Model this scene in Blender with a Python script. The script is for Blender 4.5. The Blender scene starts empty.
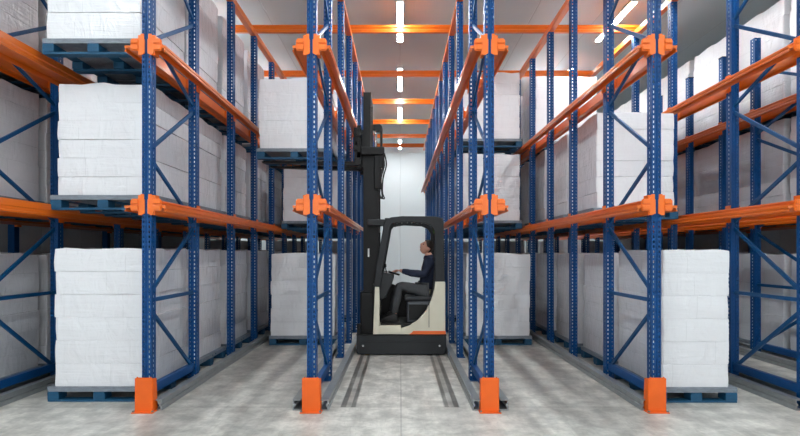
import bpy, bmesh, math, random
from mathutils import Vector, Matrix, noise
random.seed(7)
scene = bpy.context.scene
C = scene.collection
PI = math.pi

# ------------------------------------------------------------------ materials
def lin(c):
    r = []
    for v in c:
        v /= 255.0
        r.append(v / 12.92 if v <= 0.04045 else ((v + 0.055) / 1.055) ** 2.4)
    return tuple(r) + (1.0,)

def new_mat(name):
    m = bpy.data.materials.new(name); m.use_nodes = True
    nt = m.node_tree; b = nt.nodes['Principled BSDF']
    return m, nt, b

def N(nt, t, **kw):
    n = nt.nodes.new(t)
    for k, v in kw.items():
        setattr(n, k, v)
    return n

def simple(name, col, rough=0.5, metal=0.0, var=0.12, scale=9.0, bump=0.0, coat=0.0, stretch=(1, 1, 1)):
    m, nt, b = new_mat(name)
    tc = N(nt, 'ShaderNodeTexCoord'); mp = N(nt, 'ShaderNodeMapping')
    mp.inputs['Scale'].default_value = stretch
    nt.links.new(tc.outputs['Object'], mp.inputs['Vector'])
    nz = N(nt, 'ShaderNodeTexNoise'); nz.inputs['Scale'].default_value = scale; nz.inputs['Detail'].default_value = 4
    nt.links.new(mp.outputs['Vector'], nz.inputs['Vector'])
    mx = N(nt, 'ShaderNodeMix', data_type='RGBA')
    c = lin(col)
    mx.inputs['A'].default_value = tuple(v * (1 - var) for v in c[:3]) + (1,)
    mx.inputs['B'].default_value = tuple(min(1, v * (1 + var)) for v in c[:3]) + (1,)
    nt.links.new(nz.outputs['Fac'], mx.inputs['Factor'])
    nt.links.new(mx.outputs['Result'], b.inputs['Base Color'])
    b.inputs['Roughness'].default_value = rough
    b.inputs['Metallic'].default_value = metal
    b.inputs['Coat Weight'].default_value = coat
    b.inputs['Coat Roughness'].default_value = 0.15
    if bump:
        bp = N(nt, 'ShaderNodeBump'); bp.inputs['Strength'].default_value = bump; bp.inputs['Distance'].default_value = 0.01
        nt.links.new(nz.outputs['Fac'], bp.inputs['Height']); nt.links.new(bp.outputs['Normal'], b.inputs['Normal'])
    return m

def emis(name, col, s):
    m, nt, b = new_mat(name)
    b.inputs['Base Color'].default_value = (0.9, 0.9, 0.9, 1)
    b.inputs['Emission Color'].default_value = lin(col)
    b.inputs['Emission Strength'].default_value = s
    return m

M = {}
M['orange'] = simple('orange_steel', (230, 106, 10), 0.38, var=0.08, coat=0.2)
M['rail_orange'] = simple('orange_rail_steel', (222, 106, 20), 0.3, var=0.12, coat=0.35, stretch=(6, .6, 6))
M['guard'] = simple('guard_orange', (228, 94, 4), 0.5, var=0.08)
M['blue'] = simple('blue_steel', (0, 66, 122), 0.42, var=0.12, coat=0.0)
M['brace'] = simple('blue_brace_steel', (2, 70, 118), 0.38, var=0.12, coat=0.05)
for k_ in ('blue', 'brace'): M[k_].node_tree.nodes['Principled BSDF'].inputs['Specular IOR Level'].default_value = .3
M['galv'] = simple('galvanised_steel', (150, 154, 156), 0.42, metal=0.55, var=0.2, scale=14)
M['bolt'] = simple('bolt_steel', (150, 150, 150), 0.35, metal=0.9)
M['pallet'] = simple('blue_pallet_paint', (8, 74, 108), 0.6, var=0.35, scale=12, stretch=(1, 4, 4))
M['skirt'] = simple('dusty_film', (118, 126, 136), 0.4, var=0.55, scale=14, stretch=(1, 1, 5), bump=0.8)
M['dark'] = simple('truck_dark_grey', (27, 30, 34), 0.45, var=0.1)
M['black'] = simple('black_steel', (8, 8, 10), 0.4, var=0.15)
M['black'].node_tree.nodes['Principled BSDF'].inputs['Specular IOR Level'].default_value = .25
M['dark'].node_tree.nodes['Principled BSDF'].inputs['Specular IOR Level'].default_value = .35
M['cream'] = simple('cream_paint', (214, 208, 188), 0.4, var=0.04, coat=0.3)
M['stripe'] = simple('orange_stripe', (236, 104, 34), 0.4, var=0.03)
M['rubber'] = simple('rubber', (28, 28, 28), 0.8)
M['tyre'] = simple('tan_polyurethane', (120, 92, 50), 0.6)
M['seatbox'] = simple('seat_box_grey', (66, 69, 76), 0.5)
M['seat'] = simple('seat_vinyl', (38, 39, 43), 0.6, bump=0.2, scale=60)
M['skin'] = simple('skin', (196, 142, 122), 0.5, var=0.06)
M['hair'] = simple('hair', (40, 30, 24), 0.7, var=0.3, scale=90, bump=0.6)
M['navy'] = simple('navy_jacket', (24, 33, 56), 0.85, var=0.2, scale=30, bump=0.5)
M['trousers'] = simple('charcoal_trousers', (72, 74, 77), 0.85, var=0.2, scale=25, bump=0.5)
M['shoe'] = simple('shoe_leather', (34, 32, 32), 0.6, var=0.2)
M['chrome'] = simple('chrome_rod', (200, 202, 205), 0.2, metal=0.95)
M['label'] = simple('white_sticker', (225, 225, 222), 0.5, var=0.03)
M['green'] = simple('green_hivis', (58, 92, 44), 0.7)
M['eye'] = simple('eye_dark', (30, 24, 22), 0.3)
M['lips'] = simple('lips', (170, 100, 90), 0.5)
M['lamp_body'] = simple('lamp_housing', (225, 228, 228), 0.5, var=0.02)
M['lamp'] = emis('lamp_diffuser', (246, 253, 255), 66)

def wrap_material(name, base, seed):
    m, nt, b = new_mat(name)
    L = nt.links.new
    tc = N(nt, 'ShaderNodeTexCoord'); oi = N(nt, 'ShaderNodeObjectInfo')
    # folds of stretch film : broad, slightly diagonal
    off = N(nt, 'ShaderNodeVectorMath', operation='ADD')
    sc = N(nt, 'ShaderNodeVectorMath', operation='SCALE'); sc.inputs['Scale'].default_value = 40
    cx = N(nt, 'ShaderNodeCombineXYZ')
    for k in 'XYZ': L(oi.outputs['Random'], cx.inputs[k])
    L(cx.outputs[0], sc.inputs[0]); L(tc.outputs['Object'], off.inputs[0]); L(sc.outputs[0], off.inputs[1])
    mp = N(nt, 'ShaderNodeMapping'); mp.inputs['Scale'].default_value = (.8, .8, 9); mp.inputs['Rotation'].default_value = (0.10, 0.07, 0)
    L(off.outputs[0], mp.inputs['Vector'])
    n1 = N(nt, 'ShaderNodeTexNoise'); n1.inputs['Scale'].default_value = 3.4; n1.inputs['Detail'].default_value = 8; n1.inputs['Distortion'].default_value = 0.7
    L(mp.outputs['Vector'], n1.inputs['Vector'])
    mp2 = N(nt, 'ShaderNodeMapping'); mp2.inputs['Scale'].default_value = (3.2, 3.2, 1.5); mp2.inputs['Rotation'].default_value = (0.6, 0.6, 0)
    L(off.outputs[0], mp2.inputs['Vector'])
    n2 = N(nt, 'ShaderNodeTexNoise'); n2.inputs['Scale'].default_value = 2.0; n2.inputs['Detail'].default_value = 6; n2.inputs['Distortion'].default_value = 1.2
    L(mp2.outputs['Vector'], n2.inputs['Vector'])
    a1 = N(nt, 'ShaderNodeMath', operation='MULTIPLY'); L(n1.outputs['Fac'], a1.inputs[0]); a1.inputs[1].default_value = .55
    ad = N(nt, 'ShaderNodeMath', operation='MULTIPLY_ADD'); L(n2.outputs['Fac'], ad.inputs[0]); ad.inputs[1].default_value = 1.5; L(a1.outputs[0], ad.inputs[2])
    # carton joints under the film
    sx = N(nt, 'ShaderNodeSeparateXYZ'); L(tc.outputs['Object'], sx.inputs[0])
    sm = N(nt, 'ShaderNodeMath', operation='ADD'); L(sx.outputs['X'], sm.inputs[0]); L(sx.outputs['Y'], sm.inputs[1])
    rz = N(nt, 'ShaderNodeMath', operation='MULTIPLY_ADD'); L(oi.outputs['Random'], rz.inputs[0]); rz.inputs[1].default_value = 3.0; L(sm.outputs[0], rz.inputs[2])
    wr = N(nt, 'ShaderNodeMath', operation='PINGPONG'); L(rz.outputs[0], wr.inputs[0]); wr.inputs[1].default_value = 0.31
    lt = N(nt, 'ShaderNodeMapRange'); L(wr.outputs[0], lt.inputs['Value'])
    lt.inputs['From Min'].default_value = 0.0; lt.inputs['From Max'].default_value = 0.004
    lt.inputs['To Min'].default_value = 0.0; lt.inputs['To Max'].default_value = 1.0
    # seams show only here and there
    ns = N(nt, 'ShaderNodeTexNoise'); ns.inputs['Scale'].default_value = 2.0; L(off.outputs[0], ns.inputs['Vector'])
    gt = N(nt, 'ShaderNodeMath', operation='LESS_THAN'); L(ns.outputs['Fac'], gt.inputs[0]); gt.inputs[1].default_value = 0.44
    mxs = N(nt, 'ShaderNodeMath', operation='MAXIMUM'); L(lt.outputs[0], mxs.inputs[0]); L(gt.outputs[0], mxs.inputs[1])
    h = N(nt, 'ShaderNodeMath', operation='MULTIPLY_ADD'); L(mxs.outputs[0], h.inputs[0]); h.inputs[1].default_value = 0.12; L(ad.outputs[0], h.inputs[2])
    bp = N(nt, 'ShaderNodeBump'); bp.inputs['Strength'].default_value = 0.6; bp.inputs['Distance'].default_value = 0.017
    L(h.outputs[0], bp.inputs['Height']); L(bp.outputs['Normal'], b.inputs['Normal'])
    mx = N(nt, 'ShaderNodeMix', data_type='RGBA')
    c = lin(base)
    mx.inputs['A'].default_value = tuple(v * 0.93 for v in c[:3]) + (1,); mx.inputs['B'].default_value = c
    L(n1.outputs['Fac'], mx.inputs['Factor'])
    mx2 = N(nt, 'ShaderNodeMix', data_type='RGBA'); mx2.inputs['A'].default_value = tuple(v * 0.8 for v in c[:3]) + (1,)
    L(mxs.outputs[0], mx2.inputs['Factor']); L(mx.outputs['Result'], mx2.inputs['B'])
    L(mx2.outputs['Result'], b.inputs['Base Color'])
    b.inputs['Roughness'].default_value = 0.42
    b.inputs['Coat Weight'].default_value = 1.0; b.inputs['Coat Roughness'].default_value = 0.17; b.inputs['Coat IOR'].default_value = 1.6
    L(bp.outputs['Normal'], b.inputs['Coat Normal'])
    return m
M['wrap'] = wrap_material('stretch_wrapped_cartons', (229, 229, 233), 0)

def floor_material():
    m, nt, b = new_mat('polished_concrete'); L = nt.links.new
    tc = N(nt, 'ShaderNodeTexCoord')
    def ns(scale, st, det=5, dist=0.0):
        mp = N(nt, 'ShaderNodeMapping'); mp.inputs['Scale'].default_value = st
        L(tc.outputs['Object'], mp.inputs['Vector'])
        n = N(nt, 'ShaderNodeTexNoise'); n.inputs['Scale'].default_value = scale; n.inputs['Detail'].default_value = det; n.inputs['Distortion'].default_value = dist
        L(mp.outputs['Vector'], n.inputs['Vector']); return n
    a = ns(1.1, (1, .6, 1), 6, .4); bb = ns(5.0, (1.6, .25, 1), 6, .8); cc = ns(22, (1, 1, 1), 4)
    def ramp(n, lo, hi, c0, c1):
        r = N(nt, 'ShaderNodeMapRange'); L(n.outputs[0], r.inputs['Value'])
        r.inputs['From Min'].default_value = lo; r.inputs['From Max'].default_value = hi
        r.inputs['To Min'].default_value = c0; r.inputs['To Max'].default_value = c1; return r
    def mul(x, y):
        q = N(nt, 'ShaderNodeMath', operation='MULTIPLY')
        for i, v in enumerate((x, y)):
            if isinstance(v, (int, float)): q.inputs[i].default_value = v
            else: L(v.outputs[0], q.inputs[i])
        return q
    f = mul(mul(mul(ramp(a, .3, .7, .84, 1.08), ramp(bb, .35, .65, .82, 1.06)), ramp(cc, .35, .65, .88, 1.06)), ramp(ns(4.5, (1, 1, 1), 9, .3), .38, .62, .74, 1.10))
    # worn wheel tracks in the centre lane, joints in the slab
    sp = N(nt, 'ShaderNodeSeparateXYZ'); L(tc.outputs['Object'], sp.inputs[0])
    ab = N(nt, 'ShaderNodeMath', operation='ABSOLUTE'); L(sp.outputs['X'], ab.inputs[0])
    def band(src, pos, half, soft):
        s = N(nt, 'ShaderNodeMath', operation='SUBTRACT'); L(src, s.inputs[0]); s.inputs[1].default_value = pos
        q = N(nt, 'ShaderNodeMath', operation='ABSOLUTE'); L(s.outputs[0], q.inputs[0])
        return ramp(q, half, half + soft, 1.0, 0.0)
    st = N(nt, 'ShaderNodeMath', operation='GREATER_THAN'); L(sp.outputs['Y'], st.inputs[0]); st.inputs[1].default_value = 5.56
    t1 = band(ab.outputs[0], .475, .016, .008); t2 = band(ab.outputs[0], .575, .022, .010); t3 = band(ab.outputs[0], .525, .075, .008)
    def sub1(n, amt):   # 1 - n*amt
        q = N(nt, 'ShaderNodeMath', operation='MULTIPLY_ADD'); L(n.outputs[0], q.inputs[0]); q.inputs[1].default_value = -amt; q.inputs[2].default_value = 1; return q
    wear = ramp(bb, .3, .7, 1, .7)
    for t, amt in ((t1, .62), (t2, .68), (t3, .36)):
        f = mul(f, sub1(mul(mul(t, st), wear), amt))
    for t, amt in ((band(sp.outputs['X'], .01, .004, .006), .3), (band(sp.outputs['Y'], 5.57, .006, .008), .35),
                   (band(sp.outputs['X'], -2.1, .22, .3), .12), (band(sp.outputs['X'], 1.75, .12, .2), .14), (band(sp.outputs['X'], -1.35, .1, .2), .14)):
        f = mul(f, sub1(t, amt))
    # fine scuffs
    sc = ns(9, (7, .5, 1), 3, 1.2); f = mul(f, sub1(ramp(sc, .62, .68, 0, 1), .16))
    cr = N(nt, 'ShaderNodeCombineColor')
    for k, v in zip(('Red', 'Green', 'Blue'), lin((208, 205, 198))[:3]):
        L(mul(f, v).outputs[0], cr.inputs[k])
    L(cr.outputs[0], b.inputs['Base Color'])
    L(ramp(bb, .3, .7, .34, .5).outputs[0], b.inputs['Roughness'])
    bp = N(nt, 'ShaderNodeBump'); bp.inputs['Strength'].default_value = .12; bp.inputs['Distance'].default_value = .004
    L(cc.outputs['Fac'], bp.inputs['Height']); L(bp.outputs['Normal'], b.inputs['Normal'])
    return m
M['floor'] = floor_material()

def panel_material(name, col, axis, width, rough=0.5):
    m, nt, b = new_mat(name); L = nt.links.new
    tc = N(nt, 'ShaderNodeTexCoord'); sp = N(nt, 'ShaderNodeSeparateXYZ'); L(tc.outputs['Object'], sp.inputs[0])
    pg = N(nt, 'ShaderNodeMath', operation='PINGPONG'); L(sp.outputs[axis], pg.inputs[0]); pg.inputs[1].default_value = width / 2
    r = N(nt, 'ShaderNodeMapRange'); L(pg.outputs[0], r.inputs['Value']); r.inputs['From Max'].default_value = .012
    bp = N(nt, 'ShaderNodeBump'); bp.inputs['Strength'].default_value = .6; bp.inputs['Distance'].default_value = .01
    L(r.outputs[0], bp.inputs['Height']); L(bp.outputs['Normal'], b.inputs['Normal'])
    mx = N(nt, 'ShaderNodeMix', data_type='RGBA'); c = lin(col)
    mx.inputs['A'].default_value = tuple(v * .7 for v in c[:3]) + (1,); mx.inputs['B'].default_value = c
    L(r.outputs[0], mx.inputs['Factor']); L(mx.outputs['Result'], b.inputs['Base Color'])
    b.inputs['Roughness'].default_value = rough
    return m
M['wall'] = panel_material('insulated_wall_panel', (226, 230, 232), 'X', 1.15)
M['wall_side'] = panel_material('insulated_side_panel', (222, 226, 228), 'Y', 1.15)
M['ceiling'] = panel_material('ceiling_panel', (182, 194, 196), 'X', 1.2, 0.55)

# ------------------------------------------------------------------ mesh helpers
def merge(bm, tmp, mtx=None):
    if mtx is not None: bmesh.ops.transform(tmp, matrix=mtx, verts=tmp.verts)
    me = bpy.data.meshes.new('tmp'); tmp.to_mesh(me); tmp.free()
    bm.from_mesh(me); bpy.data.meshes.remove(me)

def box(bm, x0, x1, y0, y1, z0, z1, bev=0.0, mtx=None):
    t = bmesh.new(); bmesh.ops.create_cube(t, size=1)
    for v in t.verts:
        v.co = Vector((x0 + (v.co.x + .5) * (x1 - x0), y0 + (v.co.y + .5) * (y1 - y0), z0 + (v.co.z + .5) * (z1 - z0)))
    if bev: bmesh.ops.bevel(t, geom=t.edges[:], offset=bev, segments=2, affect='EDGES', profile=.5)
    merge(bm, t, mtx); return bm

def B(*a, bev=0.0):
    return box(bmesh.new(), *a, bev=bev)

def prism(bm, pts, a0, a1, axis='y', bev=0.0):
    """polygon extruded: axis y -> pts are (x,z); axis x -> (y,z); axis z -> (x,y)"""
    t = bmesh.new()
    def mk(p, a):
        return {'y': (p[0], a, p[1]), 'x': (a, p[0], p[1]), 'z': (p[0], p[1], a)}[axis]
    v0 = [t.verts.new(mk(p, a0)) for p in pts]; v1 = [t.verts.new(mk(p, a1)) for p in pts]
    n = len(pts)
    t.faces.new(v0); t.faces.new(v1[::-1])
    for i in range(n): t.faces.new((v0[i], v0[(i + 1) % n], v1[(i + 1) % n], v1[i]))
    bmesh.ops.recalc_face_normals(t, faces=t.faces)
    if bev:
        bmesh.ops.bevel(t, geom=t.edges[:], offset=bev, segments=2, affect='EDGES', profile=.5)
    merge(bm, t); return bm

def bar(bm, p, q, w, h, bev=0.0):
    """rectangular bar from p to q"""
    p, q = Vector(p), Vector(q); d = q - p; L = d.length
    rot = d.to_track_quat('Y', 'Z').to_matrix().to_4x4()
    t = bmesh.new(); box(t, -w / 2, w / 2, 0, L, -h / 2, h / 2, bev)
    merge(bm, t, Matrix.Translation(p) @ rot); return bm

def cyl(bm, p, q, r, seg=16, r2=None):
    p, q = Vector(p), Vector(q); d = q - p
    t = bmesh.new(); bmesh.ops.create_cone(t, cap_ends=True, segments=seg, radius1=r, radius2=r if r2 is None else r2, depth=d.length)
    merge(bm, t, Matrix.Translation((p + q) / 2) @ d.to_track_quat('Z', 'Y').to_matrix().to_4x4()); return bm

def hose(bm, pts, r, seg=8):
    # smooth polyline tube
    P = [Vector(p) for p in pts]; S = []
    for i in range(len(P) - 1):
        p0 = P[max(i - 1, 0)]; p1 = P[i]; p2 = P[i + 1]; p3 = P[min(i + 2, len(P) - 1)]
        for k in range(5):
            t = k / 5
            S.append(.5 * ((2 * p1) + (p2 - p0) * t + (2 * p0 - 5 * p1 + 4 * p2 - p3) * t * t + (3 * p1 - p0 - 3 * p2 + p3) * t ** 3))
    S.append(P[-1]); rings = []
    for i, s in enumerate(S):
        d = (S[min(i + 1, len(S) - 1)] - S[max(i - 1, 0)]).normalized()
        u = d.cross(Vector((0.3, 1, 0.2))).normalized(); w = d.cross(u)
        rings.append([bm.verts.new(s + r * (math.cos(a) * u + math.sin(a) * w)) for a in [2 * PI * k / seg for k in range(seg)]])
    for a, b in zip(rings, rings[1:]):
        for k in range(seg): bm.faces.new((a[k], a[(k + 1) % seg], b[(k + 1) % seg], b[k]))
    bm.faces.new(rings[0][::-1]); bm.faces.new(rings[-1]); return bm

def wloc(o):
    v = Vector((0, 0, 0))
    while o: v += o.location; o = o.parent
    return v

def obj(name, bm, mat, parent=None, smooth=False, origin=None, local=False):
    """link a mesh; geometry is given in world coordinates unless local"""
    me = bpy.data.meshes.new(name)
    o = bpy.data.objects.new(name, me)
    base = wloc(parent) if parent else Vector((0, 0, 0))
    if origin is not None: o.location = Vector(origin) - base
    if not local:
        bmesh.ops.translate(bm, vec=-(base + o.location), verts=bm.verts)
    bm.to_mesh(me); bm.free()
    me.materials.append(M[mat] if isinstance(mat, str) else mat)
    if smooth:
        for p in me.polygons: p.use_smooth = True
        me.set_sharp_from_angle(angle=math.radians(32) if name == 'carton_layer' else math.radians(60))
    o.parent = parent; C.objects.link(o); return o

def tag(o, label=None, cat=None, group=None, kind=None):
    if label: o['label'] = label
    if cat: o['category'] = cat
    if group: o['group'] = group
    if kind: o['kind'] = kind
    return o

def thing(name, label, cat, loc=(0, 0, 0), group=None):
    o = bpy.data.objects.new(name, None); o.empty_display_size = .1; C.objects.link(o); o.location = loc
    return tag(o, label, cat, group)

def struct(name, bm, mat):
    return tag(obj(name, bm, mat), kind='structure')

KIDS = {}
def copy_tree(o, parent=None):
    c = o.copy(); C.objects.link(c); c.parent = parent
    for ch in list(o.children): copy_tree(ch, c)
    return c

# ------------------------------------------------------------------ room
CEIL = 5.86; BACK = 22.6
struct('floor', B(-6.2, 7.35, -8, BACK + .2, -.2, 0), 'floor')
struct('ceiling', B(-6.2, 7.35, -8, BACK + .2, CEIL, CEIL + .15), 'ceiling')
struct('wall_back', B(-6.2, 7.35, BACK, BACK + .2, 0, CEIL), 'wall')
struct('wall_left', B(-6.2, -6.0, -8, BACK, 0, CEIL), 'wall_side')
struct('wall_right', B(7.15, 7.35, -8, BACK, 0, CEIL), 'wall_side')
struct('trim_1', B(-6.0, 7.15, BACK - .09, BACK, CEIL - .2, CEIL, bev=.01), 'lamp_body')
struct('baseboard_back', B(-6.0, 7.15, BACK - .06, BACK, 0, .25, bev=.01), 'galv')

# ------------------------------------------------------------------ rack geometry
ROWS = dict(Z=-5.80, A=-4.22, B=-2.535, C=-.885, D=.895, E=2.565, F=4.09, G=5.40, H=6.95)
YS = [5.5, 6.71, 8.2, 9.5, 10.8, 12.0, 13.15, 14.3, 15.4, 16.5, 17.5, 18.5]
YE = [5.5, 6.71, 8.09, 9.33, 10.6, 11.9, 13.1, 14.3, 15.4, 16.5, 17.5, 18.5]
YG = [5.5, 6.75, 8.30, 9.13, 10.2, 11.4, 12.6, 13.8, 15.0, 16.2, 17.4, 18.5]
ROWDESC = dict(A='leftmost rack row, at the left edge', B='rack row on the left of the empty left lane',
               C='rack row just left of the forklift', D='rack row just right of the forklift',
               E='rack row on the right of the empty right lane', F='next rack row right of the right-hand pallet lane',
               G='shorter far right rack row', Z='hidden outer left rack row', H='hidden outer right rack row')
SHORT = dict(A='leftmost row', B='row left of the empty left lane', C='row just left of forklift', D='row just right of forklift',
             E='row right of the empty right lane', F='row near right edge', G='short row at far right')
PH = 5.3

def post_mesh(height):
    bm = bmesh.new()
    w, d = .046, .11
    prof = [(-.026, d, 0), (-w, d, 0), (-w, .064, 0), (-w, .048, 1), (-w, 0, 0), (-.034, 0, 0), (-.020, 0, 1), (-.009, 0, 0), (-.006, .010, 0),
            (.006, .010, 0), (.009, 0, 0), (.020, 0, 0), (.034, 0, 1), (w, 0, 0), (w, .048, 0), (w, .064, 1), (w, d, 0), (.026, d, 0)]
    # the flag on point i says the strip (i-1, i) carries the slots
    zs = []; n = int(round(height / .05))
    for i in range(n): zs += [i * .05, i * .05 + .025]
    zs.append(n * .05)
    grid = [[bm.verts.new((p[0], p[1], z)) for p in prof] for z in zs]
    for j in range(len(zs) - 1):
        for i in range(1, len(prof)):
            if prof[i][2] and j % 2 == 0 and j > 0: continue
            bm.faces.new((grid[j][i - 1], grid[j][i], grid[j + 1][i], grid[j + 1][i - 1]))
    loose = [v for v in bm.verts if not v.link_faces]
    bmesh.ops.delete(bm, geom=loose, context='VERTS')
    bmesh.ops.recalc_face_normals(bm, faces=bm.faces)
    bmesh.ops.solidify(bm, geom=bm.faces[:], thickness=.003)
    me = bpy.data.meshes.new('post'); bm.to_mesh(me); bm.free(); me.materials.append(M['blue']); return me
PM = {5.3: post_mesh(5.3), 4.8: post_mesh(4.8)}
fp = bmesh.new(); box(fp, -.075, .075, -.03, .14, 0, .010, .003)
for sx in (-1, 1): cyl(fp, (sx * .062, .1, .01), (sx * .062, .1, .03), .009, 8)
FOOT = bpy.data.meshes.new('foot_plate'); fp.to_mesh(FOOT); fp.free(); FOOT.materials.append(M['blue'])
cm = bmesh.new(); box(cm, -.054, .054, -.004, .114, 0, .012, .003)
CAP = bpy.data.meshes.new('post_cap'); cm.to_mesh(CAP); cm.free(); CAP.materials.append(M['black'])

def link_mesh(name, me, parent, loc):
    o = bpy.data.objects.new(name, me); o.parent = parent; o.location = loc; C.objects.link(o); return o

BR = [('r', .42, 'f', 1.02), ('f', 1.08, 'r', 1.08), ('f', 1.16, 'r', 1.86), ('r', 1.94, 'f', 2.52), ('f', 2.62, 'r', 3.28), ('r', 3.36, 'f', 3.80),
      ('f', 3.72, 'r', 4.34), ('r', 4.42, 'f', 5.02)]
BR[0] = ('r', .16, 'f', .98)
def frame(row, i, ys, height, label, group):
    x = ROWS[row]; y0, y1 = ys[i], ys[i + 1]
    t = thing('pallet_rack_frame', label, 'rack frame', (x, y0, 0), group)
    for yy in (y0, y1):
        p = link_mesh('post', PM[height], t, (0, yy - y0, .01)); link_mesh('foot_plate', FOOT, p, (0, 0, -.01))
    e = {'f': y0 + .11, 'r': y1 + .0}
    for a, za, b_, zb in BR:
        if max(za, zb) > height: continue
        bm = bmesh.new(); bar(bm, (x, e[a] - (.02 if a == 'f' else -.02), za), (x, e[b_] - (.02 if b_ == 'f' else -.02), zb), .026, .042, .004)
        for k, z in ((a, za), (b_, zb)):
            yy = e[k] - (.035 if k == 'f' else -.035)
            cyl(bm, (x - .053, yy, z), (x + .053, yy, z), .008, 8)
        obj('brace', bm, 'brace', t)
    obj('bottom_tie', B(x - .03, x + .03, y0 + .11, y1, .13, .22, bev=.006), 'blue', t)
    return t

def single(row, y, height, label, group):
    x = ROWS[row]
    t = thing('upright_post', label, 'rack post', (x, y, 0), group)
    p = link_mesh('post', PM[height], t, (0, 0, .01)); link_mesh('foot_plate', FOOT, p, (0, 0, -.01))
    if height < 5: link_mesh('post_cap', CAP, t, (0, 0, height + .012))
    return t

ORD = ['front', 'second', 'third', 'fourth', 'fifth', 'sixth', 'seventh', 'eighth', 'ninth', 'tenth', 'eleventh', 'rearmost']
for row in 'ABCDEFG':
    ys = YG if row == 'G' else (YE if row == 'E' else YS); h = 4.8 if row == 'G' else 5.3
    pairs = {0: 1, 1: 0}
    if row == 'G': start = 1
    else: start = 0
    frame(row, start, ys, h, 'front blue perforated upright frame with zigzag braces, ' + SHORT[row], 'braced frames at the front of the rack rows')
    for i in range(start + 2, 12):
        single(row, ys[i], h, '%s blue slotted post counted from the front, %s' % (ORD[i], SHORT[row]), 'blue posts of the rack rows')

# rails ---------------------------------------------------------------
def rail(row, side, z, y0, y1, wide, label, group):
    """pressed orange pallet rail beside a row of posts, with a bracket at each post"""
    x = ROWS[row]; s = side
    t = thing('pallet_rail', label, 'rack rail', (x + s * .12, y0, z), group)
    ys = YG if row == 'G' else (YE if row == 'E' else YS)
    o = x + s * .085          # inner edge of the section
    w = .065 + wide
    # ledge + upright lip, sigma profile in x,z
    P = [(0, .055), (.022, .055), (.036, .044), (.036, .034), (.024, .026), (.024, .012), (.040, -.004), (w, -.004), (w, -.026), (w - .010, -.032), (w - .010, -.046), (w, -.052), (w, -.064), (w - .012, -.064), (w - .016, -.03), (.016, -.012), (0, -.062)]
    if wide > .15: P = P[:7] + [(w - .03, -.004), (w - .03, .055), (w, .055), (w, -.012), (w - .008, -.02), (w - .008, -.05), (w, -.058), (w, -.075), (w - .03, -.075), (w - .03, -.03), (.016, -.012), (0, -.062)]
    bm = bmesh.new(); prism(bm, [(o + s * a, z + b) for a, b in P], y0, y1, 'y', 0)
    obj('rail_beam', bm, 'rail_orange', t)
    for k, yy in enumerate(ys):
        if yy > y1 + .01 or yy < y0 - .3: continue
        if row == 'G' and k == 0: continue
        bm = bmesh.new()
        if k == 0:
            # front bracket : stepped hook plate + stub end with a groove
            yf = yy - .012
            prism(bm, [(x + s * .014, z - .085), (x + s * .055, z - .105), (x + s * .075, z - .085), (x + s * .075, z - .062), (x + s * .145, z - .062), (x + s * .155, z - .045), (x + s * .155, z + .040),
                       (x + s * .138, z + .062), (x + s * .075, z + .062), (x + s * .055, z + .08), (x + s * .055, z + .108), (x + s * .022, z + .108), (x + s * .022, z + .062), (x + s * .014, z + .05)], yf, yy - .0015, 'y', .0)
            prism(bm, [(x + s * .075, z - .005), (x + s * .148, z - .010), (x + s * .148, z - .052), (x + s * .075, z - .055)], yf - .016, yf, 'y', .004)
            prism(bm, [(x + s * .075, z + .012), (x + s * .148, z + .012), (x + s * .142, z + .05), (x + s * .075, z + .055)], yf - .016, yf, 'y', .004)
            box(bm, min(x + s * .053, x + s * .085), max(x + s * .053, x + s * .085), yy, yy + .1, z - .10, z + .10, .002)
        else:
            box(bm, min(x + s * .053, x + s * .059), max(x + s * .053, x + s * .059), yy, yy + .108, z - .11, z + .10, .0015)
            box(bm, min(x + s * .058, x + s * .086), max(x + s * .058, x + s * .086), yy + .02, yy + .09, z - .062, z + .05, .003)
        obj('rail_bracket', bm, 'orange', t)
    return t

L1, L2 = 2.04, 3.64
SIDE = {-1: 'left', 1: 'right'}
for row in 'ABCDEFG':
    y1 = 18.62
    y0 = 6.75 if row == 'G' else (5.22 if row == 'A' else 5.5)
    for s in (-1, 1):
        wide = {('A', 1): .245, ('E', 1): .06, ('F', -1): .06, ('B', -1): .07, ('A', -1): .08, ('G', 1): .05}.get((row, s), .04)
        if row == 'F' and s == 1 or row == 'G' and s == -1: wide = .015
        for lv, z in (('lower', L1), ('upper', L2)):
            rail(row, s, z, y0, 10.9 if (row, s) in (('C', 1), ('D', -1)) and z == L1 else y1, wide, '%s orange rail, %s side of the %s' % (lv, SIDE[s], SHORT[row]), 'orange pallet rails along the rack rows')
# outer hidden rows, only the rails that carry the outermost pallets
for row, s in (('Z', 1), ('H', -1)):
    for lv, z in (('lower', L1), ('upper', L2)):
        x = ROWS[row]; t = thing('pallet_rail', '%s orange rail behind the %s' % (lv, 'outermost left pallets' if row == 'Z' else 'outermost right pallets'), 'rack rail', (x + s * .12, 5.5, z), 'orange pallet rails along the rack rows')
        bm = bmesh.new(); prism(bm, [(x + s * .085 + s * a, z + b) for a, b in [(0, .055), (.03, .055), (.046, -.004), (.15, -.004), (.15, -.03), (0, -.062)]], 5.5, 18.5, 'y'); obj('rail_beam', bm, 'rail_orange', t)
        for yy in YS[::2]:
            obj('rail_post', B(x - .05, x + .05, yy, yy + .11, 0 if z == L1 else L1 + .2, z + .1, bev=.004), 'blue', t)
            obj('rail_bracket', B(min(x + s * .05, x + s * .09), max(x + s * .05, x + s * .09), yy, yy + .1, z - .09, z + .09, bev=.003), 'orange', t)

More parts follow.
